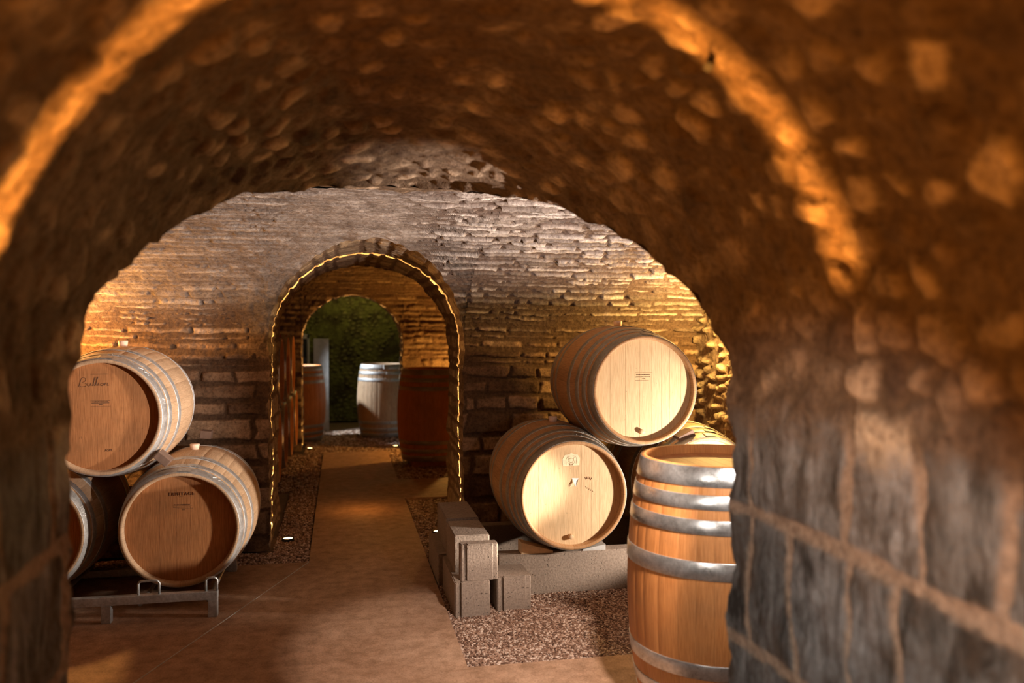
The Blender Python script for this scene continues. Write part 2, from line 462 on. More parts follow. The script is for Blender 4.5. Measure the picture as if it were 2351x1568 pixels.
def build_room_half(name, mat, R, arch, side, x0, x1, rx, rs, hf, lf, depth, rgh, label, smear=None, eamp=.022):
    Ps, Ss, Xs, Fs = [], [], [], []; off = 0
    for X, S in room_panels(R, arch, side, x0, x1, rx, rs):
        y, z = R.pos(S); ni, nj = X.shape
        Ps.append(np.stack([X, y, z], -1).reshape(-1, 3)); Ss.append(S.ravel()); Xs.append(X.ravel())
        Fs.append(grid_faces(ni, nj, off, flip=(side == 'far'))); off += ni * nj
    P = np.concatenate(Ps); S = np.concatenate(Ss); X = np.concatenate(Xs); F = np.concatenate(Fs)
    ny, nz = R.nrm(S); N = np.stack([ny * 0, ny, nz], -1)
    de = en = None
    if arch:
        de = arch.dist(P[:, 0], P[:, 2]); ix, iz = arch.inward(P[:, 0], P[:, 2])
        en = (ix, ny, iz + nz)
    # split by the springing line into wall and ceiling
    zc = P[F].mean(1)[:, 2]
    h = None
    h, r1, mm = vault_disp(P, S, X, R.seed, hf, lf, depth, rgh)
    if smear is not None:
        w = smear(P); hs = .012 + .010 * fbm(P, 12, 4, 50) + .006 * fbm(P, 50, 3, 51)
        h = h * (1 - w) + hs * w; mm = mm * (1 - w) + w * .4; r1 = r1 * (1 - .6 * w) + .35 * w
    V = P + N * h[..., None]
    if arch:
        w = np.exp(-(np.maximum(de, 0) / .03) ** 1.5)[..., None]
        V = V * (1 - w) + (P + edge_disp(P, *en, amp=eamp)) * w
    for nm, sel, lb in ((name[0], zc < R.sp, label[0]), (name[1], zc >= R.sp, label[1])):
        f = F[sel]; u, inv = np.unique(f.ravel(), return_inverse=True)
        me = npmesh(nm, V[u], inv.reshape(f.shape), mat, {'r': r1[u], 'm': mm[u]})
        tag(link(bpy.data.objects.new(nm, me)), lb, kind='structure')

def drop_edge(arch, Rb, drop, zs):
    zz = zs.copy()
    for _ in range(30):
        zz = .5 * zz + .5 * (zs - drop(Rb.pos(Rb.s_near(zz))[0]) * np.clip((zs - arch.sp) / arch.rise, 0, 1))
    return zz
class DropArch(Arch):
    def __init__(s, A, Rb, drop):
        s.__dict__.update(A.__dict__); q = np.linspace(0, 1, 400)
        z = A.sp + A.rise * q; s.tz = z; s.te = drop_edge(A, Rb, drop, z)
    def ztop(s, X): return np.interp(Arch.ztop(s, X), s.tz, s.te)
    def lift(s, z): return np.where(z > s.sp, np.interp(z, s.te, s.tz), z)
    def dist(s, X, z): return Arch.dist(s, X, s.lift(z))
    def inward(s, X, z): return Arch.inward(s, X, s.lift(z))

def build_passage(name, mat, arch, y0, y1, Ra, Rb, res_a, res_y, hf, lf, depth, rgh, seed, label, drop=None, smear=None, eamp=.022):
    """tunnel from room Ra (far side, may be None) to room Rb (near side)"""
    th = [] ; L1 = arch.sp; La = PI * (arch.w + arch.rise) / 2
    n1 = int(L1 / res_a); n2 = int(La / res_a)
    xs = [arch.c + arch.w] * n1; zs = list(np.linspace(0, arch.sp, n1, endpoint=False))
    an = np.linspace(0, PI, n2)
    xs += list(arch.c + arch.w * np.cos(an)); zs += list(arch.sp + arch.rise * np.sin(an))
    xs += [arch.c - arch.w] * n1; zs += list(np.linspace(arch.sp, 0, n1 + 1)[1:])
    xs = np.array(xs); zs = np.array(zs)
    arc = np.concatenate([[0], np.cumsum(np.hypot(np.diff(xs), np.diff(zs)))])
    ys0 = Ra.pos(Ra.s_far(zs))[0] if Ra else np.full_like(xs, y0)
    if Rb:
        ys1 = Rb.pos(Rb.s_near(zs if drop is None else drop_edge(arch, Rb, drop, zs)))[0]
    else: ys1 = np.full_like(xs, y1)
    nj = max(2, int(round((ys1.max() - ys0.min()) / res_y)) + 1)
    k = np.linspace(0, 1, nj)
    Y = ys0[:, None] + (ys1 - ys0)[:, None] * k
    X = np.repeat(xs[:, None], nj, 1); Z = np.repeat(zs[:, None], nj, 1)
    ix, iz = arch.inward(X, Z)
    if drop is not None: Z = Z - drop(Y) * np.clip((Z - arch.sp) / arch.rise, 0, 1)
    P = np.stack([X, Y, Z], -1).reshape(-1, 3); N = np.stack([ix, ix * 0, iz], -1).reshape(-1, 3)
    A = np.repeat(arc[:, None], nj, 1).ravel(); Yf = Y.ravel()
    de = None; en = None
    d0 = (Y - ys0[:, None]).ravel() if Ra else np.full(len(P), 9.)
    d1 = (ys1[:, None] - Y).ravel() if Rb else np.full(len(P), 9.)
    if Ra or Rb:
        de = np.minimum(d0, d1)
        ny = np.zeros(len(P)); nz = np.zeros(len(P))
        if Ra:
            a, b = Ra.nrm(Ra.s_far(P[:, 2])); ny = np.where(d0 <= d1, a, ny); nz = np.where(d0 <= d1, b, nz)
        if Rb:
            a, b = Rb.nrm(Rb.s_near(P[:, 2])); ny = np.where(d1 < d0, a, ny); nz = np.where(d1 < d0, b, nz)
        en = (N[:, 0], ny, N[:, 2] + nz)
    F = grid_faces(len(xs), nj, 0, flip=True)
    return build_surface(name, mat, P, N, A, Yf, F, seed, hf, lf, depth, rgh, de, en, label, ew=.03, smear=smear, eamp=eamp)

R2 = Room(2.03, 5.47, 1.25, 2.00, 1.6, 2.0, 11)
R3 = Room(6.30, 9.72, 1.35, 2.08, 2.0, 3.0, 12)
A0 = Arch(.20, .80, 1.28, .80)
A1 = Arch(.17, .62, 1.28, .60)
A2 = Arch(.13, .57, 1.20, .55)
drop0 = lambda Y: .115 * sstep(1.7, 3.4, Y)
A0b = DropArch(A0, R2, drop0)
thin = lambda s: (.034, .068) if s > 1.15 else ((.06, .11) if s > .8 else (.12, .19))
thinl = lambda s: (.13, .40) if s > .8 else (.18, .45)
def sm2(P): # plaster smear left of the far archway on the vault
    a = sstep(.35, -.05, P[:, 0] - .1 + .25 * fbm(P, 3, 3, 5)) * sstep(1.42, 1.58, P[:, 2] + .1 * fbm(P, 4, 2, 6) - .25 * sstep(0, -1.2, P[:, 0]) * 0)
    d = A1.dist(P[:, 0], P[:, 2])
    b = sstep(.22, .05, d) * sstep(-.1, .3, -(P[:, 0] - .55)) * sstep(1.0, 1.3, P[:, 2])
    return np.clip(a * .62 + b * .7, 0, .85)
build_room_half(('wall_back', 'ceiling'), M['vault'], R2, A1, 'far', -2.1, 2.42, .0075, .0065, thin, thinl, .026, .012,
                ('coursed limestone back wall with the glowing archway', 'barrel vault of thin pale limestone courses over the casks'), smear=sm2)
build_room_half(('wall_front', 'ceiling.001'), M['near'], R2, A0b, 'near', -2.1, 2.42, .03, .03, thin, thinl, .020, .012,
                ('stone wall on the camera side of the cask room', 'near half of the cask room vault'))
med = lambda s: (.06, .11); medl = lambda s: (.08, .2)
build_room_half(('wall_back.001', 'ceiling.002'), M['ring'], R3, A2, 'far', -2.0, 2.0, .016, .014, lambda s: (.04, .08) if s > 1 else (.12, .18), thinl, .020, .010,
                ('stone wall round the second archway', 'vault of the middle room'))
build_room_half(('wall_front.001', 'ceiling.003'), M['ring'], R3, A1, 'near', -2.0, 2.0, .03, .03, thin, thinl, .020, .010,
                ('near stone wall of the middle room', 'near half of the middle room vault'))
def a0h(s):
    L = 1.28; T = 2 * L + PI * .8
    e = min(s, T - s)
    return (.20, .32) if e < .75 else ((.09, .15) if e < 1.35 else (.055, .11))
def a0l(s):
    L = 1.28; T = 2 * L + PI * .8; e = min(s, T - s)
    return (.22, .5) if e < .9 else (.07, .22)
def sm0(P, S, X):
    return np.clip(.2 + .9 * fbm(P, 2.2, 3, 77), 0, .75) * sstep(.8, 1.4, P[:, 2])
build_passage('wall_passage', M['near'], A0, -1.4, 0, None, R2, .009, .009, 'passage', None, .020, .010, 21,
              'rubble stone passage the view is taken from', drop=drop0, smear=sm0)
build_passage('wall_archway', M['ring'], A1, 0, 0, R2, R3, .007, .009, lambda s: (.05, .16), lambda s: (.08, .26), .010, .007, 31,
              'stone lining of the first lit archway')
build_passage('wall_archway.001', M['ring'], A2, 0, 10.3, R3, None, .014, .014, lambda s: (.08, .14), lambda s: (.10, .24), .014, .006, 41,
              'stone lining of the second lit archway')

def flat_wall(name, mat, o, u, v, n, lu, lv, res, seed, hf, lf, depth, rgh, label):
    a = np.linspace(0, lu, int(lu / res) + 1); b = np.linspace(0, lv, int(lv / res) + 1)
    U, Vv = np.meshgrid(a, b, indexing='ij'); o, u, v, n = map(np.array, (o, u, v, n))
    P = (o + U[..., None] * u + Vv[..., None] * v).reshape(-1, 3)
    N = np.tile(n, (len(P), 1)).astype(float)
    build_surface(name, mat, P, N, Vv.ravel() + .01 * vnoise(U.ravel() * 9, Vv.ravel() * 9, U.ravel() * 0, 3), U.ravel(), grid_faces(len(a), len(b)), seed, hf, lf, depth, rgh, label=label)
rub = (.07, .12); rubl = None
flat_wall('wall_right', M['rough'], (2.40, 5.6, 0), (0, -1, 0), (0, 0, 1), (-1, 0, 0), 3.7, 2.15, .009, 51, rub, rubl, .05, .03, 'jagged rubble end wall lit from below')
flat_wall('wall_left', M['vault'], (-2.08, 1.9, 0), (0, 1, 0), (0, 0, 1), (1, 0, 0), 3.7, 2.15, .03, 52, rub, rubl, .03, .01, 'left end wall of the cask room')
for nm, x, d in (('wall_right.001', 1.98, -1), ('wall_left.001', -1.98, 1)):
    flat_wall(nm, M['ring'], (x, 6.2 if d > 0 else 9.85, 0), (0, d, 0), (0, 0, 1), (d, 0, 0), 3.65, 2.2, .03, 53, rub, rubl, .03, .01, 'end wall of the middle room')
flat_wall('wall_back.002', M['green'], (-2.4, 12.6, 0), (1, 0, 0), (0, 0, 1), (0, -1, 0), 4.6, 2.6, .014, 54, (.055, .09), None, .03, .014, 'olive green rubble wall of the furthest room')
flat_wall('wall_left.002', M['green'], (-2.3, 10.2, 0), (0, 1, 0), (0, 0, 1), (1, 0, 0), 2.5, 2.6, .03, 55, rub, rubl, .03, .015, 'left wall of the furthest room')
flat_wall('wall_right.002', M['green'], (2.0, 12.7, 0), (0, -1, 0), (0, 0, 1), (-1, 0, 0), 2.5, 2.6, .03, 56, rub, rubl, .03, .015, 'right wall of the furthest room')
flat_wall('ceiling.004', M['green'], (-2.4, 10.2, 2.5), (1, 0, 0), (0, 1, 0), (0, 0, -1), 4.6, 2.6, .04, 57, rub, rubl, .03, .015, 'ceiling of the furthest room')
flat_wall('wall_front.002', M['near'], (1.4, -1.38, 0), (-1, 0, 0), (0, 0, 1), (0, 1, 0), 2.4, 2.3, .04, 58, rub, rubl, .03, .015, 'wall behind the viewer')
# front wall of the furthest room round the second archway
bm = bmesh.new(); box(bm, -2.4, A2.c - A2.w, 10.2, 10.32, 0, 2.6); box(bm, A2.c + A2.w + .0, 2.1, 10.2, 10.32, 0, 2.6)
xs = np.linspace(A2.c - A2.w, A2.c + A2.w, 25)
for a, b in zip(xs, xs[1:]):
    z = float(max(A2.ztop(np.array([a, b])))) - .004; box(bm, a, b, 10.2, 10.32, z, 2.6)
tag(meshobj('wall_front.003', bm, M['slab']), 'rendered wall behind the second archway', kind='structure')

# ------------------------------------------------------------------ floor and gravel
PX0, PX1 = -.19, .505
bm = bmesh.new()
for r in ((-2.2, 2.5, -1.5, 3.42), (-2.2, PX1, 3.42, 5.14), (PX0, PX1, 5.14, 9.55), (PX1, 2.1, 6.9, 7.75)):
    box(bm, r[0], r[1], r[2], r[3], -.12, 0)
tag(meshobj('floor', bm, M['floor']), 'worn concrete floor and path through the archways', kind='structure')
bm = bmesh.new(); box(bm, -3, 3, 3.3, 13, -.2, -.121)
tag(meshobj('floor.001', bm, M['black']), 'earth below the gravel beds', kind='structure')
def strip(bm, a, b, w, z):
    a = Vector(a); b = Vector(b); n = (b - a).cross(Vector((0, 0, 1))).normalized() * w / 2
    p = [a - n, a + n, b + n, b - n]
    lo = [bm.verts.new((v.x, v.y, 0)) for v in p]; hi = [bm.verts.new((v.x, v.y, z)) for v in p]
    bm.faces.new(hi)
    for i in range(4): bm.faces.new((lo[i], lo[(i + 1) % 4], hi[(i + 1) % 4], hi[i]))
bm = bmesh.new(); strip(bm, (-1.15, 2.6, 0), (-.189, 5.14, 0), .005, .0015)
tag(meshobj('trim_1', bm, M['slab']), 'thin pale saw joint running across the concrete floor', kind='structure')

_ico = bmesh.new(); bmesh.ops.create_icosphere(_ico, subdivisions=1, radius=1)
IV = np.array([v.co[:] for v in _ico.verts]); IF = np.array([[v.index for v in f.verts] for f in _ico.faces]); _ico.free()
def pebbles(name, regions, label, holes=()):
    VV, FF, RR = [], [], []; off = 0; rs = np.random.RandomState(5)
    for (x0, x1, y0, y1, sp, rad, z0) in regions:
        nx, ny = int((x1 - x0) / sp), int((y1 - y0) / sp)
        gx, gy = np.meshgrid(np.arange(nx), np.arange(ny), indexing='ij')
        X = x0 + (gx.ravel() + rs.uniform(.1, .9, nx * ny)) * sp; Y = y0 + (gy.ravel() + rs.uniform(.1, .9, nx * ny)) * sp
        k = np.ones(len(X), bool)
        for (hx, hy, hr) in holes: k &= np.hypot(X - hx, Y - hy) > hr
        X, Y = X[k], Y[k]; n = len(X)
        Z = z0 + .006 * vnoise(X * 12, Y * 12, X * 0, 3) + rs.uniform(-.004, .003, n)
        sc = rad * rs.uniform(.6, 1.25, (n, 3)) * np.array([1.15, .9, .75])
        a = rs.uniform(0, 2 * PI, n); t = rs.uniform(-.6, .6, n)
        v = IV[None] * sc[:, None] * rs.uniform(.82, 1.15, (n, len(IV), 1))
        ct, st = np.cos(t)[:, None], np.sin(t)[:, None]; y = v[..., 1] * ct - v[..., 2] * st; z = v[..., 1] * st + v[..., 2] * ct
        ca, sa = np.cos(a)[:, None], np.sin(a)[:, None]; x = v[..., 0] * ca - y * sa; y2 = v[..., 0] * sa + y * ca
        V = np.stack([x + X[:, None], y2 + Y[:, None], z + Z[:, None]], -1)
        F = IF[None] + (np.arange(n) * len(IV))[:, None, None] + off
        VV.append(V.reshape(-1, 3)); FF.append(F.reshape(-1, 3)); RR.append(np.repeat(rs.rand(n) ** 1.2, len(IV))); off += n * len(IV)
    me = npmesh(name, np.concatenate(VV), np.concatenate(FF), M['gravel'], {'r': np.concatenate(RR)}, smooth=False)
    return tag(link(bpy.data.objects.new(name, me)), label, 'gravel', kind='stuff')
def bed(name, regions):
    bm = bmesh.new()
    for r in regions: box(bm, r[0], r[1], r[2], r[3], -.12, -.022)
    tag(meshobj(name, bm, M['darkwood']), 'dark soil under the gravel', kind='structure')
bed('floor.002', [(PX1, 2.4, 3.42, 6.9), (-2.1, PX0, 5.14, 9.9), (PX1, 2.1, 7.75, 9.9), (PX0, PX1, 9.55, 9.9), (-2.4, 2.1, 9.9, 12.7)])
UPL = [(-.345, 5.73), (.645, 5.73), (-.35, 9.9), (.62, 9.95)]
holes = [(x, y, .034) for x, y in UPL]
pebbles('gravel_bed', [(PX1, 1.55, 3.42, 4.6, .0075, .0066, -.014), (PX1, 1.2, 4.6, 6.9, .012, .010, -.016), (1.2, 2.35, 4.6, 5.4, .016, .012, -.016)], 'reddish brown pea gravel beside the concrete path and blocks', holes)
pebbles('gravel_bed', [(-1.8, PX0, 5.14, 5.45, .011, .009, -.014), (-.42, PX0, 5.45, 7.4, .011, .009, -.014), (-1.9, PX0, 7.4, 9.55, .02, .015, -.016)], 'dark gravel strip left of the path running under the archway', holes)
pebbles('gravel_bed', [(PX1, 1.7, 7.75, 9.6, .018, .014, -.016), (-.40, .66, 9.56, 10.4, .016, .012, -.012), (-1.6, 1.6, 10.4, 11.6, .03, .022, -.016)], 'orange-lit gravel beyond the end of the concrete path', holes)

# ------------------------------------------------------------------ barrels
LB, RH, RB = .92, .283, .335
def rad(y):  # radius at distance y from the front end (0..L)
    t = (y - LB / 2) / (LB / 2); return RH + (RB - RH) * (1 - abs(t) ** 2.1)
NST = 30
_cache = {}
def lathe_np(prof, segs_ang, rr=None, stave=None):
    pass
def staves_mesh(mat):
    key = ('staves', mat)
    if key in _cache: return _cache[key]
    rs = np.random.RandomState(3)
    w = rs.uniform(.75, 1.3, NST); e = np.concatenate([[0], np.cumsum(w)]) / w.sum() * 2 * PI
    ang, edge, sid = [], [], []
    for k in range(NST):
        a0, a1 = e[k], e[k + 1]; gw = .0011 / .3
        for a, f in ((a0, 1.), (a0 + gw, 0.), (a0 + (a1 - a0) * .33, 0.), (a0 + (a1 - a0) * .66, 0.), (a1 - gw, 0.)):
            ang.append(a); edge.append(f); sid.append(k)
    ang = np.array(ang); edge = np.array(edge); sid = np.array(sid); srnd = rs.rand(NST)[sid]
    # profile: (y, r, is_outer)
    pr = []
    pr += [(.040, RH - .040, 0), (.039, RH - .020, 0), (.004, RH - .017, 0), (0, RH - .014, 0), (0, RH - .002, 0), (.002, RH, 1)]
    for y in np.linspace(.01, LB - .01, 41): pr.append((y, rad(y), 1))
    pr += [(LB - .002, RH, 1), (LB, RH - .002, 0), (LB, RH - .014, 0), (LB - .004, RH - .017, 0), (LB - .039, RH - .020, 0), (LB - .040, RH - .040, 0)]
    pr = np.array(pr); n, k = len(ang), len(pr)
    r = pr[None, :, 1] - edge[:, None] * .0006 * pr[None, :, 2]
    A = ang[:, None] + np.zeros((1, k))
    V = np.stack([r * np.sin(A), pr[None, :, 0] + np.zeros_like(A), r * np.cos(A)], -1)
    idx = np.arange(n * k).reshape(n, k)
    i2 = np.roll(idx, -1, 0)
    F = np.stack([idx[:, :-1], idx[:, 1:], i2[:, 1:], i2[:, :-1]], -1).reshape(-1, 4)
    uv = np.stack([A * .32, pr[None, :, 0] + np.zeros_like(A)], -1).reshape(-1, 2)
    me = npmesh('staves', V.reshape(-1, 3), F, M[mat], {'r': np.repeat(srnd, k), 'j': np.repeat(edge, k) * np.tile(pr[:, 2], n)}, uv=uv)
    _cache[key] = me; return me
def head_mesh(mat, back=False):
    key = ('head', mat, back)
    if key in _cache: return _cache[key]
    rs = np.random.RandomState(8 + back); R = RH - .0195
    xs = [-R]
    while xs[-1] < R - .03: xs.append(xs[-1] + rs.uniform(.045, .085))
    xs[-1] = R
    V, F, r_, j_, uv = [], [], [], [], []
    y = .034 if not back else LB - .034
    for a, b in zip(xs, xs[1:]):
        rr = rs.rand(); cols = np.concatenate([[a, a + .0007], np.linspace(a + .0007, b - .0007, 8)[1:-1], [b - .0007, b]])
        off = len(V)
        for c in cols:
            hz = math.sqrt(max(R * R - c * c, 1e-6)); ed = 1. if c in (a, b) else 0.
            for q in (-1, 1):
                V.append((c, y + (ed * .0012 if not back else -ed * .0012), q * hz)); r_.append(rr); j_.append(ed * .6); uv.append((c, q * hz))
        for i in range(len(cols) - 1):
            o = off + 2 * i; f = (o, o + 2, o + 3, o + 1); F.append(f if not back else f[::-1])
    me = npmesh('head', V, F, M[mat], {'r': r_, 'j': j_}, smooth=False, uv=uv)
    _cache[key] = me; return me
def hoop_mesh(y0, y1, mat, seed=0):
    key = ('hoop', y0, y1, mat)
    if key in _cache: return _cache[key]
    n = 96; t = .0022
    pr = [(y0, rad(y0)), (y0, rad(y0) + t), (y0 + .002, rad(y0) + t * 1.5), ((y0 + y1) / 2, rad((y0 + y1) / 2) + t * 1.35), (y1 - .002, rad(y1) + t * 1.5), (y1, rad(y1) + t), (y1, rad(y1))]
    bm = bmesh.new(); rings = []
    for k in range(n):
        a = 2 * PI * k / n; rings.append([bm.verts.new((r * math.sin(a), y, r * math.cos(a))) for y, r in pr])
    for k in range(n):
        A, B = rings[k], rings[(k + 1) % n]
        for i in range(len(pr) - 1): bm.faces.new((A[i], A[i + 1], B[i + 1], B[i]))
    # overlapped end with two pairs of rivets near the top
    a0 = .12 + .23 * ((seed * 7) % 3 - 1) * .5; m = (y0 + y1) / 2
    for da in (0, .085):
        for dy in (-.25, .25):
            a = a0 + da; yy = m + dy * (y1 - y0); r = rad(yy) + t * 1.3
            c = Vector((r * math.sin(a), yy, r * math.cos(a))); mt = Matrix.Translation(c)
            bmesh.ops.create_icosphere(bm, subdivisions=1, radius=.0042, matrix=mt)
    last = None
    for i in range(9):      # slanted tab edge of the overlap
        a = a0 - .06 - .00 * i; 
    # overlapping tongue
    P = []
    for i in range(7):
        a = a0 - .055 + .22 * i / 6; sh = .003 * (i == 0)
        P.append([bm.verts.new(((rad(y) + t * 2.6) * math.sin(a), y, (rad(y) + t * 2.6) * math.cos(a))) for y in (y0 + .003 + sh, y1 - .003 - sh)])
    for A, B in zip(P, P[1:]): bm.faces.new((A[0], A[1], B[1], B[0]))
    A = P[0]; b0 = [bm.verts.new(Vector(v.co) * 1) for v in A]
    for v in b0:
        q = Vector((v.co.x, 0, v.co.z)); q2 = q * ((q.length - t * 1.6) / q.length); v.co = Vector((q2.x, v.co.y, q2.z))
    bm.faces.new((b0[0], b0[1], A[1], A[0]))
    me = bpy.data.meshes.new('hoop'); bm.normal_update(); bm.to_mesh(me); bm.free()
    me.polygons.foreach_set('use_smooth', [True] * len(me.polygons)); me.materials.append(M[mat])
    _cache[key] = me; return me
def cyl(bm, c, axis, r0, r1, h, n=28, bev=0):
    axis = Vector(axis).normalized(); q = axis.to_track_quat('Z', 'Y').to_matrix().to_4x4()
    m = Matrix.Translation(c) @ q
    prof = [(0, 0), (r0, 0), (r1, h - bev), (r1 - bev, h), (0, h)] if bev else [(0, 0), (r0, 0), (r1, h), (0, h)]
    rings = [[bm.verts.new(m @ Vector((r * math.cos(2 * PI * k / n), r * math.sin(2 * PI * k / n), z))) for k in range(n)] for r, z in prof[1:-1]]
    for A, B in zip(rings, rings[1:]):
        for k in range(n): bm.faces.new((A[k], A[(k + 1) % n], B[(k + 1) % n], B[k]))
    bm.faces.new(rings[0][::-1]); bm.faces.new(rings[-1])
def obj(name, me, parent): return link(bpy.data.objects.new(name, me), parent)

def text_mesh(s, size, shear=0, offset=0, thick=.0004, space=1.0, align='CENTER'):
    c = bpy.data.curves.new('writing', 'FONT'); c.body = s; c.size = size; c.shear = shear; c.offset = offset
    c.extrude = thick; c.align_x = align; c.align_y = 'CENTER'; c.space_character = space; c.resolution_u = 3
    o = bpy.data.objects.new('tmp', c); COL.objects.link(o)
    dg = bpy.context.evaluated_depsgraph_get(); dg.update()
    me = bpy.data.meshes.new_from_object(o.evaluated_get(dg))
    bpy.data.objects.remove(o); return me
def head_text(parent, s, x, z, size, mat='ink', y=.0335, rot=0., name='stamp', label=None, **k):
    me = text_mesh(s, size, **k); me.materials.clear(); me.materials.append(M[mat])
    o = obj(name, me, parent); o.location = (x, y, z); o.rotation_euler = (PI / 2, rot, 0)
    if label: o['label'] = label
    return o
def merge_mark(parent, items, name='stamp', mat='ink', label=None):
    """items: ('t', text, x, z, size, kw) or ('b', x0, x1, z0, z1) or ('l', [(x,z)...], r)"""
    bm = bmesh.new(); y = .0332
    for it in items:
        if it[0] == 't':
            me = text_mesh(it[1], it[4], **(it[5] if len(it) > 5 else {}))
            me.transform(Matrix.Translation((it[2], y, it[3])) @ Matrix.Rotation(PI / 2, 4, 'X')); bm.from_mesh(me); bpy.data.meshes.remove(me)
        elif it[0] == 'b': box(bm, it[1], it[2], y, y + .001, it[3], it[4])
        else: tube(bm, [(x, y + .0005, z) for x, z in it[1]], it[2], 6)
    o = meshobj(name, bm, M[mat], parent)
    if label: o['label'] = label
    return o

def tiny(x0, x1, z, h, seed):
    # a line of print too small to read: short uneven dashes
    r = random.Random(seed); out = []; x = x0
    while x < x1:
        w = r.uniform(.0015, .0045); out.append(('b', x, min(x + w, x1), z - h / 2 * r.uniform(.5, 1), z + h / 2 * r.uniform(.5, 1))); x += w + r.uniform(.0008, .0022)
    return out
HOOPS8 = [(.002, .060), (.088, .128), (.172, .212), (.30, .342)]
HOOPS6 = [(.002, .060), (.080, .118), (.215, .258)]
def barrel(name, label, cx, yh, cz, upright=False, staves='oak', head='head', hoop='hoop', hoops=None, plug=True, bung=True,
           group=None, rotz=0, tilt=0, roll=0):
    """lying: front head faces -Y at yh, axis at (cx, cz). upright: stands at (cx, yh) with its foot at cz"""
    t = empty(name)
    if upright:
        t.location = (cx, yh, cz); t.rotation_euler = (tilt, 0, rotz)
        L = Matrix.Rotation(PI / 2, 4, 'X')
    else:
        t.location = (cx, yh + LB / 2 * math.cos(rotz), cz - RB) if rotz == 0 else (cx, yh, cz - RB)
        t.rotation_euler = (0, 0, rotz)
        L = Matrix.Translation((0, -LB / 2, RB)) @ Matrix.Rotation(roll, 4, 'Y')
    tag(t, label, 'barrel', group)
    def put(n, me):
        o = obj(n, me, t); o.matrix_local = L; return o
    b = put('staves', staves_mesh(staves)); 
    hd = put('head', head_mesh(head)); put('head', head_mesh(head, True))
    hs = hoops or HOOPS8
    if not upright or hoops is None or len(hs) <= 4: hs = list(hs) + [(LB - b_, LB - a_) for a_, b_ in hs]
    hp = [put('hoop', hoop_mesh(round(a, 4), round(b_, 4), hoop, i)) for i, (a, b_) in enumerate(hs)]
    if bung:
        bm = bmesh.new(); cyl(bm, (0, LB / 2, RB - .004), (0, 0, 1), .021, .026, .034, bev=.003)
        meshobj('bung', bm, M['bung'], b, True)
    if plug:
        bm = bmesh.new(); cyl(bm, (-.012, .036, -RH + .062), (0, -1, 0), .0135, .0125, .022, bev=.002)
        meshobj('plug', bm, M['plug'], hd, True)
    return t, L, hd, hp[0]
def mark(tL, items, **k):
    return merge_mark(tL[2], items, **k)

# right-hand stack
br1 = barrel('wine_barrel', 'pale-headed oak barrel lying on the concrete beam, with a light crest patch on its head', 1.188, 4.25, .515, hoop='hoop_dull')
br2 = barrel('wine_barrel', 'bright-headed oak barrel lying on top of the right stack, small stamp on its head', 1.56, 4.205, 1.062, hoop='hoop_dull')
br3 = barrel('wine_barrel', 'oak barrel half hidden behind the upright barrel, beside the rubble end wall', 1.935, 4.25, .515, hoop='hoop_dull')
mark(br2, tiny(-.04, .035, .078, .006, 1) + tiny(-.045, .038, .067, .005, 2) + tiny(-.008, .01, .057, .005, 3) + [('b', -.045, .05, .090, .0905), ('b', -.045, .03, .048, .0485), ('b', -.002, .002, .086, .088)])
# crest patch, twist-cut chip and boot print on the lower head
bm = bmesh.new(); pts = [(-.045, .15), (-.048, .185), (-.036, .207), (-.012, .212), (0, .218), (.012, .212), (.034, .208), (.047, .19), (.044, .152)]
vs = [bm.verts.new((x - .008, .0332, z)) for x, z in pts]; f = bm.faces.new(vs); r = bmesh.ops.extrude_face_region(bm, geom=[f])
for v in r['geom']:
    if isinstance(v, bmesh.types.BMVert): v.co.y += .0006
o = meshobj('sanded_patch', bm, M['patch'], br1[2]); o['label'] = 'pale rounded patch with a branded crest'
def ring_pts(cx, cz, rx, rz, n=20): return [(cx + rx * math.cos(2 * PI * i / n), cz + rz * math.sin(2 * PI * i / n)) for i in range(n + 1)]
crest = [('l', [(-.035, .158), (-.036, .185), (-.028, .198), (-.010, .201), (.008, .202), (.018, .196), (.022, .185), (.019, .160)], .0006),
         ('l', ring_pts(-.008, .180, .011, .013), .0006), ('l', [(-.024, .196), (-.020, .178), (-.028, .168), (-.018, .160)], .0006),
         ('l', [(.008, .196), (.004, .18), (.012, .170), (.004, .160)], .0006), ('l', [(-.016, .158), (-.012, .170), (-.004, .170), (0, .158)], .0006),
         ('t', 'XXX', -.008, .156, .010), ('l', [(-.014, .186), (-.008, .190), (-.002, .186)], .0005)]
for it in crest:
    pass
o = mark(br1, crest, name='crest', mat='ink_light', label='faint crest branded on the pale patch')
o.location.y -= .0008
st = []
for i in range(5):
    a = .35 + .3 * i; 
    st.append(('l', [(.083 + .020 * math.cos(a + .5), .058 + .020 * math.sin(a + .5)), (.083 + .033 * math.cos(a + .5), .058 + .033 * math.sin(a + .5))], .0021))
mark(br1, st, name='fan_print', mat='ink_light', label='faint fan-shaped print')
st = []
for i in range(4): st.append(('l', [(.072 + .011 * i, .038 - .006 * i), (.078 + .011 * i, .028 - .006 * i)], .0018))
mark(br1, st, name='dash_print', mat='ink_light')
bm = bmesh.new()
v = [bm.verts.new(p) for p in ((-.022, .0335, .050), (-.002, .0345, .085), (-.002, .0265, .062), (-.018, .032, .038), (.012, .0335, .044))]
for q in ((0, 2, 1), (0, 3, 2), (3, 4, 2), (1, 2, 4)): bm.faces.new([v[i] for i in q])
o = meshobj('loose_splinter', bm, M['palewood'], br1[2])
bm = bmesh.new()
v = [bm.verts.new(p) for p in ((-.004, .033, .086), (.032, .033, .084), (.026, .0285, .066), (.016, .031, .040), (.004, .033, .058))]
bm.faces.new(v[::-1]); o = meshobj('torn_label', bm, M['chalk'], br1[2]); o['label'] = 'torn scrap of pale label'

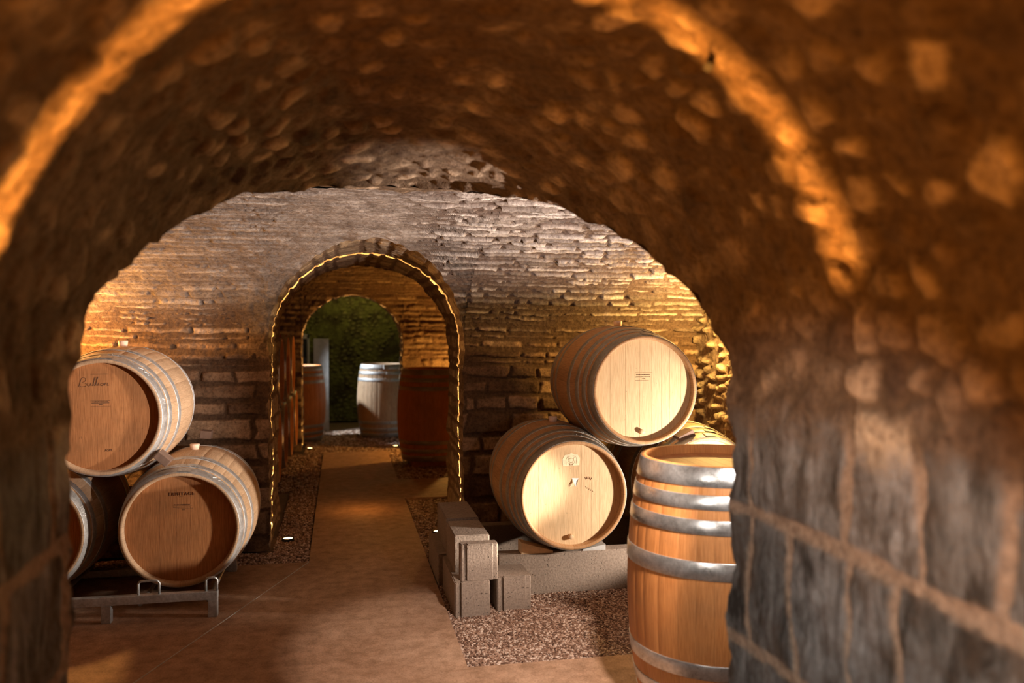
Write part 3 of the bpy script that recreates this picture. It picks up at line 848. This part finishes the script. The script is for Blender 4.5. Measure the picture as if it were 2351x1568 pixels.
# left-hand stack on the steel rack
bl1 = barrel('wine_barrel', 'reddish-headed barrel branded ERMITAGE, lying on the right end of the steel rack', -.786, 4.43, .387, staves='oak_old', head='head_old', hoop='hoop_pale', hoops=HOOPS6, plug=False)
bl2 = barrel('wine_barrel', 'upper left barrel with handwritten brand on its head, resting across the two lower ones', -1.148, 4.43, .953, staves='oak_old', head='head_old', hoop='hoop_pale', hoops=HOOPS6, plug=False)
bl3 = barrel('wine_barrel', 'barrel cut by the left jamb, chalk number on its wide hoop, on the steel rack', -1.508, 4.43, .387, staves='oak_old', head='head_old', hoop='hoop_pale', hoops=HOOPS6, plug=False)
mark(bl1, [('t', 'ERMITAGE', .005, .172, .022, dict(space=1.25)), ('b', -.006, .012, .158, .1592)], name='brand')
mark(bl1, [('b', -.035, .055, .113, .1145), ('b', -.035, .05, .105, .1075), ('b', -.03, .06, .099, .100), ('b', .008, .02, .091, .094)] + tiny(-.03, .045, .119, .005, 4))
curs = [[(-.075, .145), (-.062, .185), (-.055, .19), (-.042, .186), (-.045, .172), (-.058, .166), (-.040, .160), (-.042, .148), (-.06, .144), (-.072, .15)],
        [(-.032, .162), (-.036, .150), (-.028, .147), (-.018, .163), (-.02, .149), (-.012, .15)],
        [(-.012, .15), (0, .185), (.002, .192), (-.004, .186), (-.008, .15), (-.002, .149)], [(-.002, .149), (.012, .186), (.014, .193), (.008, .187), (.004, .151), (.010, .15)],
        [(.010, .15), (.018, .164), (.016, .15), (.024, .151)], [(.03, .162), (.024, .154), (.03, .148), (.038, .156), (.03, .162)],
        [(.038, .156), (.044, .163), (.042, .149), (.05, .163), (.056, .162), (.055, .149), (.064, .152)]]
mark(bl2, [('l', [(x - .028, z + .003) for x, z in c], .0012) for c in curs] + [('b', -.05, .03, .208, .2092)], name='signature')
mark(bl2, [('b', -.05, .04, .078, .0795), ('b', -.045, .035, .066, .0695), ('b', -.05, .042, .05, .0512), ('b', -.012, .004, .058, .062)] + tiny(-.04, .03, .074, .005, 5))
mark(bl2, [('t', 'ASM', .03, -.165, .018)], name='brand')
# chalk number on the hoop
def chalk(tL, y, a, strokes, name='chalk_writing'):
    bm = bmesh.new()
    for s in strokes:
        pts = []
        for u, v in s:
            aa = a + u / RH; yy = y + v; r = rad(max(.002, yy)) + .0036; pts.append((r * math.sin(aa), yy, r * math.cos(aa)))
        tube(bm, pts, .0014, 5)
    meshobj(name, bm, M['chalk'], tL[3])
d1 = [(0, .012), (0, .042)]; d0 = [(.018 + .008 * math.cos(i * PI / 5), .027 + .014 * math.sin(i * PI / 5)) for i in range(11)]
d9 = [(.046, .036), (.038, .040), (.034, .032), (.042, .028), (.046, .036), (.044, .018), (.036, .012)]
chalk(bl3, 0.002, 1.12, [d1, d0, d9])
chalk(bl2, .03, .62, [[(0, .0), (.02, .02), (.03, .0), (.05, .018), (.06, .004)]])
chalk(bl2, .03, .92, [[(.1, .0), (.11, .02), (.125, .0), (.13, .02)]])
chalk(bl1, .03, .55, [[(0, .0), (.015, .02), (.03, .004), (.04, .02)]])
chalk(bl1, .03, .8, [[(.13, .0), (.14, .02), (.15, .0)]])

# big upright barrel in the right foreground: hoops measured from the foot
up = [(.004, .066), (.10, .143), (.198, .252), (.541, .603), (.692, .742), (.775, .824), (.850, .917)]
bu = barrel('wine_barrel', 'large upright oak barrel with shiny steel hoops standing in front of the right stack', 1.375, 2.936, 0, upright=True,
            staves='oak_front', head='head_old', hoop='hoop', hoops=up, bung=False, plug=False)
# further upright barrels through the archways
barrel('wine_barrel', 'upright reddish barrel on a low block, right of the path beyond the first archway', .893, 8.66, .045, upright=True, staves='oak_front', head='head_old', hoop='hoop_dull', hoops=HOOPS8[:3], bung=False, plug=False)
barrel('wine_barrel', 'distant upright barrel with bluish-white light on its left side', .535, 11.0, -.01, upright=True, staves='oak_old', head='head_old', hoop='hoop_pale', hoops=HOOPS8[:3], bung=False, plug=False)
barrel('wine_barrel', 'distant upright barrel beside the left foot of the second archway', -.52, 10.75, -.01, upright=True, staves='oak_front', head='head', hoop='hoop_dull', hoops=HOOPS8[:3], bung=False, plug=False)
bm = bmesh.new(); box(bm, .70, 1.12, 8.45, 8.87, -.02, .045, .004)
tag(meshobj('wooden_pallet', bm, M['redwood']), 'low reddish wooden block under the upright barrel beyond the archway', 'pallet')
# sideways stack at the left of the middle room, two tiers, axes across the path
for row, ys, z, labs in (('lower', (7.05, 7.75, 8.45, 9.15), .43, ('nearest', 'second', 'third', 'furthest')), ('upper', (7.40, 8.10, 8.80), 1.007, ('nearest', 'middle', 'furthest'))):
    for i, y in enumerate(ys):
        barrel('wine_barrel', '%s of the %s sideways barrels stacked left of the path in the middle room' % (labs[i], row), -.485 - LB / 2 + .010 * i, y, z,
               staves='oak_front', head='head_old', hoop='hoop', hoops=HOOPS6, plug=row == 'upper', bung=False, rotz=PI / 2)
bm = bmesh.new()
for x in (-1.25, -.68):
    box(bm, x - .03, x + .03, 6.75, 9.4, -.014, .09, .004)
tag(meshobj('barrel_runner', bm, M['redwood']), 'dark wooden runners under the sideways barrels in the middle room', 'runner')

# ------------------------------------------------------------------ steel rack
def rack():
    t = empty('barrel_rack', (-1.15, 4.6, 0)); tag(t, 'galvanised steel rack with round-cornered cradles under the left barrels', 'rack')
    ox, oy = -1.15, 4.6
    for yy, z0, z1 in ((4.275, .083, .123), (5.04, .006, .046)):
        bm = bmesh.new(); box(bm, -1.80 - ox, -.585 - ox, yy - .02 - oy, yy + .02 - oy, z0, z1, .003); meshobj('crossbar', bm, M['galv'], t)
    for xx in (-1.085, -.608, -1.6):
        for yy, zt in ((4.275, .084), (5.04, .09 if xx == -.608 else .046)):
            bm = bmesh.new(); box(bm, xx - .022 - ox, xx + .022 - ox, yy - .0215 - oy, yy + .0215 - oy, 0, zt, .003); meshobj('leg', bm, M['galv'], t)
    for bx in (-.786, -1.508):
        for xa, xb in ((bx - .159, bx - .066), (bx + .196, bx + .146)):
            zt, zb = .186, .121; q = .012 if xb > xa else -.012
            pts = [(xa, zb), (xa, zt - .012), (xa + q * .3, zt - .004), (xa + q, zt), (xb - q, zt), (xb - q * .3, zt - .004), (xb, zt - .012), (xb, zb)]
            bm = bmesh.new(); tube(bm, [(x - ox, 4.275 - oy, z) for x, z in pts], .0058, 8)
            meshobj('cradle', bm, M['galv'], t, True)
        for sx in (-1, 1):
            bm = bmesh.new(); tube(bm, [(bx + sx * .155 - ox, 4.29 - oy, .072), (bx + sx * .155 - ox, 5.06 - oy, .072)], .010, 10)
            meshobj('side_rail', bm, M['galv'], t, True)
rack()
# chocks between the tiers
def chock(cx, cy, cz, sx, sy, sz, ay, m, label, cat='chock', name='wood_chock', rz=0):
    bm = bmesh.new(); box(bm, -sx / 2, sx / 2, -sy / 2, sy / 2, -sz / 2, sz / 2, .003)
    o = meshobj(name, bm, m); o.location = (cx, cy, cz); o.rotation_euler = (0, ay, rz); return tag(o, label, cat)
chock(-.868, 4.49, .738, .075, .10, .040, .72, M['darkwood'], 'dark wooden chock wedged between the upper and lower left barrels')
chock(-.770, 5.20, .765, .06, .08, .045, .1, M['darkwood'], 'pinkish wooden chock behind the bung of the lower left barrel')
chock(1.83, 4.34, .80, .09, .10, .04, -.45, M['darkwood'], 'dark wooden chock under the right side of the top right barrel')
def wedge(x0, x1, y0, y1, z0, hl, hr, m, label):
    bm = bmesh.new()
    p = [(x0, z0), (x1, z0), (x1, z0 + hr), (x0, z0 + hl)]
    a = [bm.verts.new((x, y0, z)) for x, z in p]; b = [bm.verts.new((x, y1, z)) for x, z in p]
    bm.faces.new(a); bm.faces.new(b[::-1])
    for i in range(4): bm.faces.new((a[i], b[i], b[(i + 1) % 4], a[(i + 1) % 4]))
    bmesh.ops.recalc_face_normals(bm, faces=bm.faces)
    tag(meshobj('wooden_wedge', bm, m), label, 'wedge')
wedge(.925, 1.095, 4.335, 4.425, .200, .060, .010, M['palewood'], 'pale wooden wedge under the left side of the lower right barrel')
wedge(1.26, 1.385, 4.335, 4.425, .200, .008, .030, M['slab'], 'greenish grey wedge under the right side of the lower right barrel')
wedge(1.70, 1.84, 4.335, 4.425, .200, .05, .010, M['palewood'], 'wooden wedge under the half hidden barrel')

# ------------------------------------------------------------------ concrete
def cblock(x0, x1, y0, y1, z0, z1, label, notch=True, rz=0, name='concrete_block', rough=.0015):
    W, D, H = x1 - x0, y1 - y0, z1 - z0
    if notch: pl = [(0, .012), (.006, 0), (.018, 0), (.020, .022), (.030, .022), (.033, 0), (W - .03, 0), (W - .026, .003), (W - .008, .004), (W, .012), (W, D - .01), (W - .01, D), (.01, D), (0, D - .01)]
    else: pl = [(0, .005), (.005, 0), (W - .005, 0), (W, .005), (W, D - .005), (W - .005, D), (.005, D), (0, D - .005)]
    bm = bmesh.new(); a = [bm.verts.new((x - W / 2, y, 0)) for x, y in pl]
    f = bm.faces.new(a); r = bmesh.ops.extrude_face_region(bm, geom=[f])
    for v in r['geom']:
        if isinstance(v, bmesh.types.BMVert): v.co.z = H
    bmesh.ops.recalc_face_normals(bm, faces=bm.faces)
    top = [e for e in bm.edges if all(v.co.z > H - 1e-5 for v in e.verts)]
    bmesh.ops.bevel(bm, geom=top, offset=.005, segments=2, affect='EDGES')
    o = meshobj(name, bm, M['concrete']); o.location = ((x0 + x1) / 2, y0, z0); o.rotation_euler = (0, 0, rz)
    return tag(o, label, 'beam' if name == 'concrete_beam' else 'block')
Y1 = 4.05
cblock(.535, .710, Y1, Y1 + .50, -.012, .158, 'bottom left grooved concrete block at the corner of the gravel')
cblock(.752, .925, Y1 + .05, Y1 + .265, -.012, .157, 'single grooved concrete block on the gravel in front of the beam')
cblock(.565, .752, Y1 + .015, Y1 + .085, .159, .336, 'thin upper grooved concrete block with a greenish smear, on the corner block')
cblock(.555, .735, Y1 + .17, Y1 + .50, .159, .343, 'upper long concrete block behind the smeared one', notch=False)
cblock(.512, .69, Y1 + .515, Y1 + 1.0, -.012, .16, 'rear bottom concrete block beside the path', notch=False)
cblock(.56, .74, Y1 + .55, Y1 + .98, .161, .345, 'furthest concrete block on top of the row', notch=False)
cblock(.80, 2.34, 4.33, 4.43, -.012, .200, 'long pale concrete beam carrying the right barrels', notch=False, name='concrete_beam')
cblock(.80, 2.34, 4.99, 5.09, -.012, .200, 'rear concrete beam under the back of the right barrels', notch=False, name='concrete_beam')
bm = bmesh.new(); v = [bm.verts.new((x, 0, z)) for x, z in ((0, .0), (.02, .035), (.05, .065), (.085, .075), (.09, .06), (.07, .045), (.06, .02), (.03, -.012))]
f = bm.faces.new(v)

bm.free()

# ------------------------------------------------------------------ recessed uplights (real slit luminaires)
def uplight(x, y, power, label, gap=.0007, z=.0, rr=.032, glow=True, d=.016, col=(1, .60, .20), soft=.00012):
    t = empty('recessed_uplight', (x, y, z)); tag(t, label, 'lamp')
    bm = bmesh.new(); n = 32
    if d > .02:
        bm2 = bmesh.new(); cyl(bm2, (0, 0, -.034), (0, 0, 1), rr + .02, rr + .02, .002, 32); meshobj('base', bm2, M['black'], t)
    prof = [(rr, -.0335), (rr + .008, -.0335), (rr + .008, .004), (rr, .006)]
    rings = [[bm.verts.new((r * math.cos(2 * PI * k / n), r * math.sin(2 * PI * k / n), h)) for k in range(n)] for r, h in prof]
    for i in range(4):
        A, B = rings[i], rings[(i + 1) % 4]
        for k in range(n): bm.faces.new((A[k], A[(k + 1) % n], B[(k + 1) % n], B[k]))
    meshobj('ring', bm, M['black'], t, True)
    # lens in two halves leaving a hair slit across the passage
    for s in (-1, 1):
        bm = bmesh.new(); v = []
        for k in range(17):
            a = PI * k / 16; px, py = rr * math.cos(a), s * (gap / 2 + (rr - gap / 2) * math.sin(a))
            v.append(bm.verts.new((px, py, .0)))
        f = bm.faces.new(v if s > 0 else v[::-1]); r = bmesh.ops.extrude_face_region(bm, geom=[f])
        for q in r['geom']:
            if isinstance(q, bmesh.types.BMVert): q.co.z += .0012
        meshobj('lens', bm, M['lens'] if glow else M['black'], t)
    L = bpy.data.lights.new('blade', 'POINT'); L.energy = power; L.color = col; L.shadow_soft_size = soft
    o = bpy.data.objects.new('lamp_bulb', L); link(o, t); o.location = (0, 0, -d)
    return t
uplight(-.345, 5.73, 700, 'small glowing uplight in the gravel at the left foot of the first archway')
uplight(.645, 5.73, 700, 'small glowing uplight in the gravel behind the concrete blocks')
uplight(-.35, 9.92, 420, 'distant glowing uplight at the left foot of the second archway', gap=.0006)
uplight(.62, 9.92, 420, 'distant glowing uplight at the right foot of the second archway', gap=.0006)
uplight(.20, 1.5, 900, 'floor uplight washing the near arch', gap=.0018, z=.035, glow=False, col=(1, .40, .07), rr=.0185, d=.030, soft=.0007)

def spot(name, loc, tgt, power, col, ang, blend=.4, size=.03):
    L = bpy.data.lights.new(name, 'SPOT'); L.energy = power; L.color = col; L.spot_size = math.radians(ang); L.spot_blend = blend; L.shadow_soft_size = size
    o = bpy.data.objects.new(name, L); o.location = loc
    o.rotation_euler = (Vector(tgt) - Vector(loc)).to_track_quat('-Z', 'Y').to_euler(); return link(o)
def point(name, loc, power, col, size=.03):
    L = bpy.data.lights.new(name, 'POINT'); L.energy = power; L.color = col; L.shadow_soft_size = size
    o = bpy.data.objects.new(name, L); o.location = loc; return link(o)
WARM = (1, .50, .13); WHITE = (1, .86, .74); COOL = (.80, .90, 1)
# warm wall washers hidden behind the two stacks
point('washer_right', (2.27, 4.85, 1.42), 62, (1, .62, .18), .03)
point('washer_left', (-1.76, 5.12, 1.30), 90, (1, .50, .14), .03)
# neutral work lamp low on the right of the cask room
spot('work_lamp', (2.22, 3.70, .50), (.55, 5.0, .95), 120, WHITE, 78, .3, .035)
spot('left_barrel_fill', (2.22, 3.66, .50), (-1.1, 4.72, .66), 330, WHITE, 27, .4, .035)  # second beam added to brighten the left barrels
# bracket lamp on the near wall just right of the passage: upright barrel, gravel and floor
spot('bracket_lamp', (1.22, 2.24, 1.06), (1.30, 2.94, .72), 15, (1, .95, .92), 84, .4, .045)
# added unseen vault uplight: an open-topped box, lips shaped to keep its light off the lower wall and the passage
t = empty('vault_uplight', (1.9, 2.42, 1.05)); tag(t, 'added unseen black baffle box shaping the vault light', 'lamp')
bm = bmesh.new(); box(bm, -.14, .14, -.10, .16, -.03, -.02); box(bm, -.14, .14, .16, .165, -.03, .034)
box(bm, -.145, -.14, -.10, .085, -.03, .074); box(bm, -.14, .14, -.105, -.10, -.03, .08); meshobj('baffle_box', bm, M['black'], t)
o = spot('vault_bulb', (0, 0, 0), (-1.25, 2.48, .92), 540, (1, .86, .79), 100, .35, .010); o.parent = t
bm = bmesh.new(); tube(bm, [(0, 0, -1.05), (0, 0, -.03)], .012, 10); meshobj('stand', bm, M['black'], t)
# unseen lights near the passage: neutral and low, added warm fill high
spot('floor_fill', (1.04, 2.36, 1.56), (.66, 3.32, 0), 165, (1, .82, .71), 46, .3, .04)  # added beam for the floor and gravel
spot('entrance_lamp', (-.45, .6, 1.30), (1.0, 1.62, .55), 82, (1, .93, .86), 56, .5, .05)
spot('passage_fill', (-.40, .10, .40), (.72, 1.15, 2.0), 105, (1, .36, .06), 78, .7, .08)  # added warm fill for the right of the passage ceiling
spot('passage_fill.001', (.75, .0, .35), (-.25, 1.3, 1.75), 8, (1, .34, .05), 80, .7, .08)  # added weak warm fill for the left of it
# middle and far rooms
point('middle_washer', (1.5, 9.36, .55), 60, (1, .48, .10), .03)
spot('far_spot', (-1.3, 10.9, 1.9), (.45, 11.1, .6), 380, COOL, 50, .4, .05)
point('far_green', (.3, 11.9, 2.2), 13, (1, .78, .25), .05)
point('arch_glow', (.17, 6.5, .25), 2.0, (1, .40, .08), .06)

# far room fittings
bm = bmesh.new(); box(bm, -.36, -.16, 11.7, 11.82, -.02, 1.22, .004)
tag(meshobj('door_frame_pillar', bm, M['slab']), 'plain grey slab standing in the furthest room', 'pillar')
t = empty('glazed_door', (-.62, 11.9, -.02)); tag(t, 'white-framed dark glass door in the furthest room', 'door')
bm = bmesh.new()
for x0, x1, z0, z1 in ((-.22, -.17, 0, 1.3), (.17, .20, 0, 1.3), (-.22, .20, 1.24, 1.3), (-.22, .20, 0, .06)): box(bm, x0, x1, 0, .05, z0, z1, .003)
meshobj('frame', bm, M['whitepaint'], t)
bm = bmesh.new(); box(bm, -.17, .17, .02, .03, .06, 1.24); meshobj('pane', bm, M['glassdark'], t)
# iron hook on the near arch
bm = bmesh.new(); tube(bm, [(.70, 1.52, 1.925), (.685, 1.50, 1.90), (.665, 1.47, 1.875)], .009, 8)
tag(meshobj('iron_hook', bm, M['iron']), 'small dark iron peg sticking out of the near arch', 'hook')

for o in list(bpy.data.objects):
    lb = o.get('label', '')
    if o.parent is None and o.get('category'):
        if o['category'] == 'barrel':
            if 'sideways' in lb: o['group'] = 'sideways barrels stacked in the middle room'
            elif 'right stack' in lb and 'lying' in lb or 'concrete beam' in lb or 'half hidden' in lb: o['group'] = 'barrels stacked on the concrete beam'
            elif 'rack' in lb or 'upper left' in lb: o['group'] = 'barrels stacked on the steel rack'
            elif 'distant' in lb: o['group'] = 'upright barrels in the furthest room'
        elif 'uplight in the gravel' in lb or 'glowing uplight' in lb: o['group'] = 'glowing uplights at the feet of the archways'
        elif o['category'] in ('block',): o['group'] = 'concrete blocks stacked beside the path'
        elif o['category'] == 'wedge': o['group'] = 'wedges on the concrete beam'

# ------------------------------------------------------------------ camera, world
cam = bpy.data.cameras.new('camera'); co = link(bpy.data.objects.new('camera', cam))
cam.sensor_width = 36; cam.lens = 1950 / 2351 * 36; cam.clip_start = .02
co.location = (0, 0, 1.4)
co.rotation_euler = Euler((PI / 2 - math.atan(37 / 1950), 0, -math.radians(11.4)), 'XYZ')
cam.dof.use_dof = True; cam.dof.focus_distance = 4.4; cam.dof.aperture_fstop = 1.7
SC.camera = co
w = bpy.data.worlds.new('w'); SC.world = w; w.use_nodes = True
w.node_tree.nodes['Background'].inputs[0].default_value = (1, .6, .3, 1); w.node_tree.nodes['Background'].inputs[1].default_value = .0
SC.view_settings.view_transform = 'Standard'; SC.view_settings.look = 'None'; SC.view_settings.gamma = 1
SC.view_settings.use_curve_mapping = False; SC.view_settings.exposure = 0
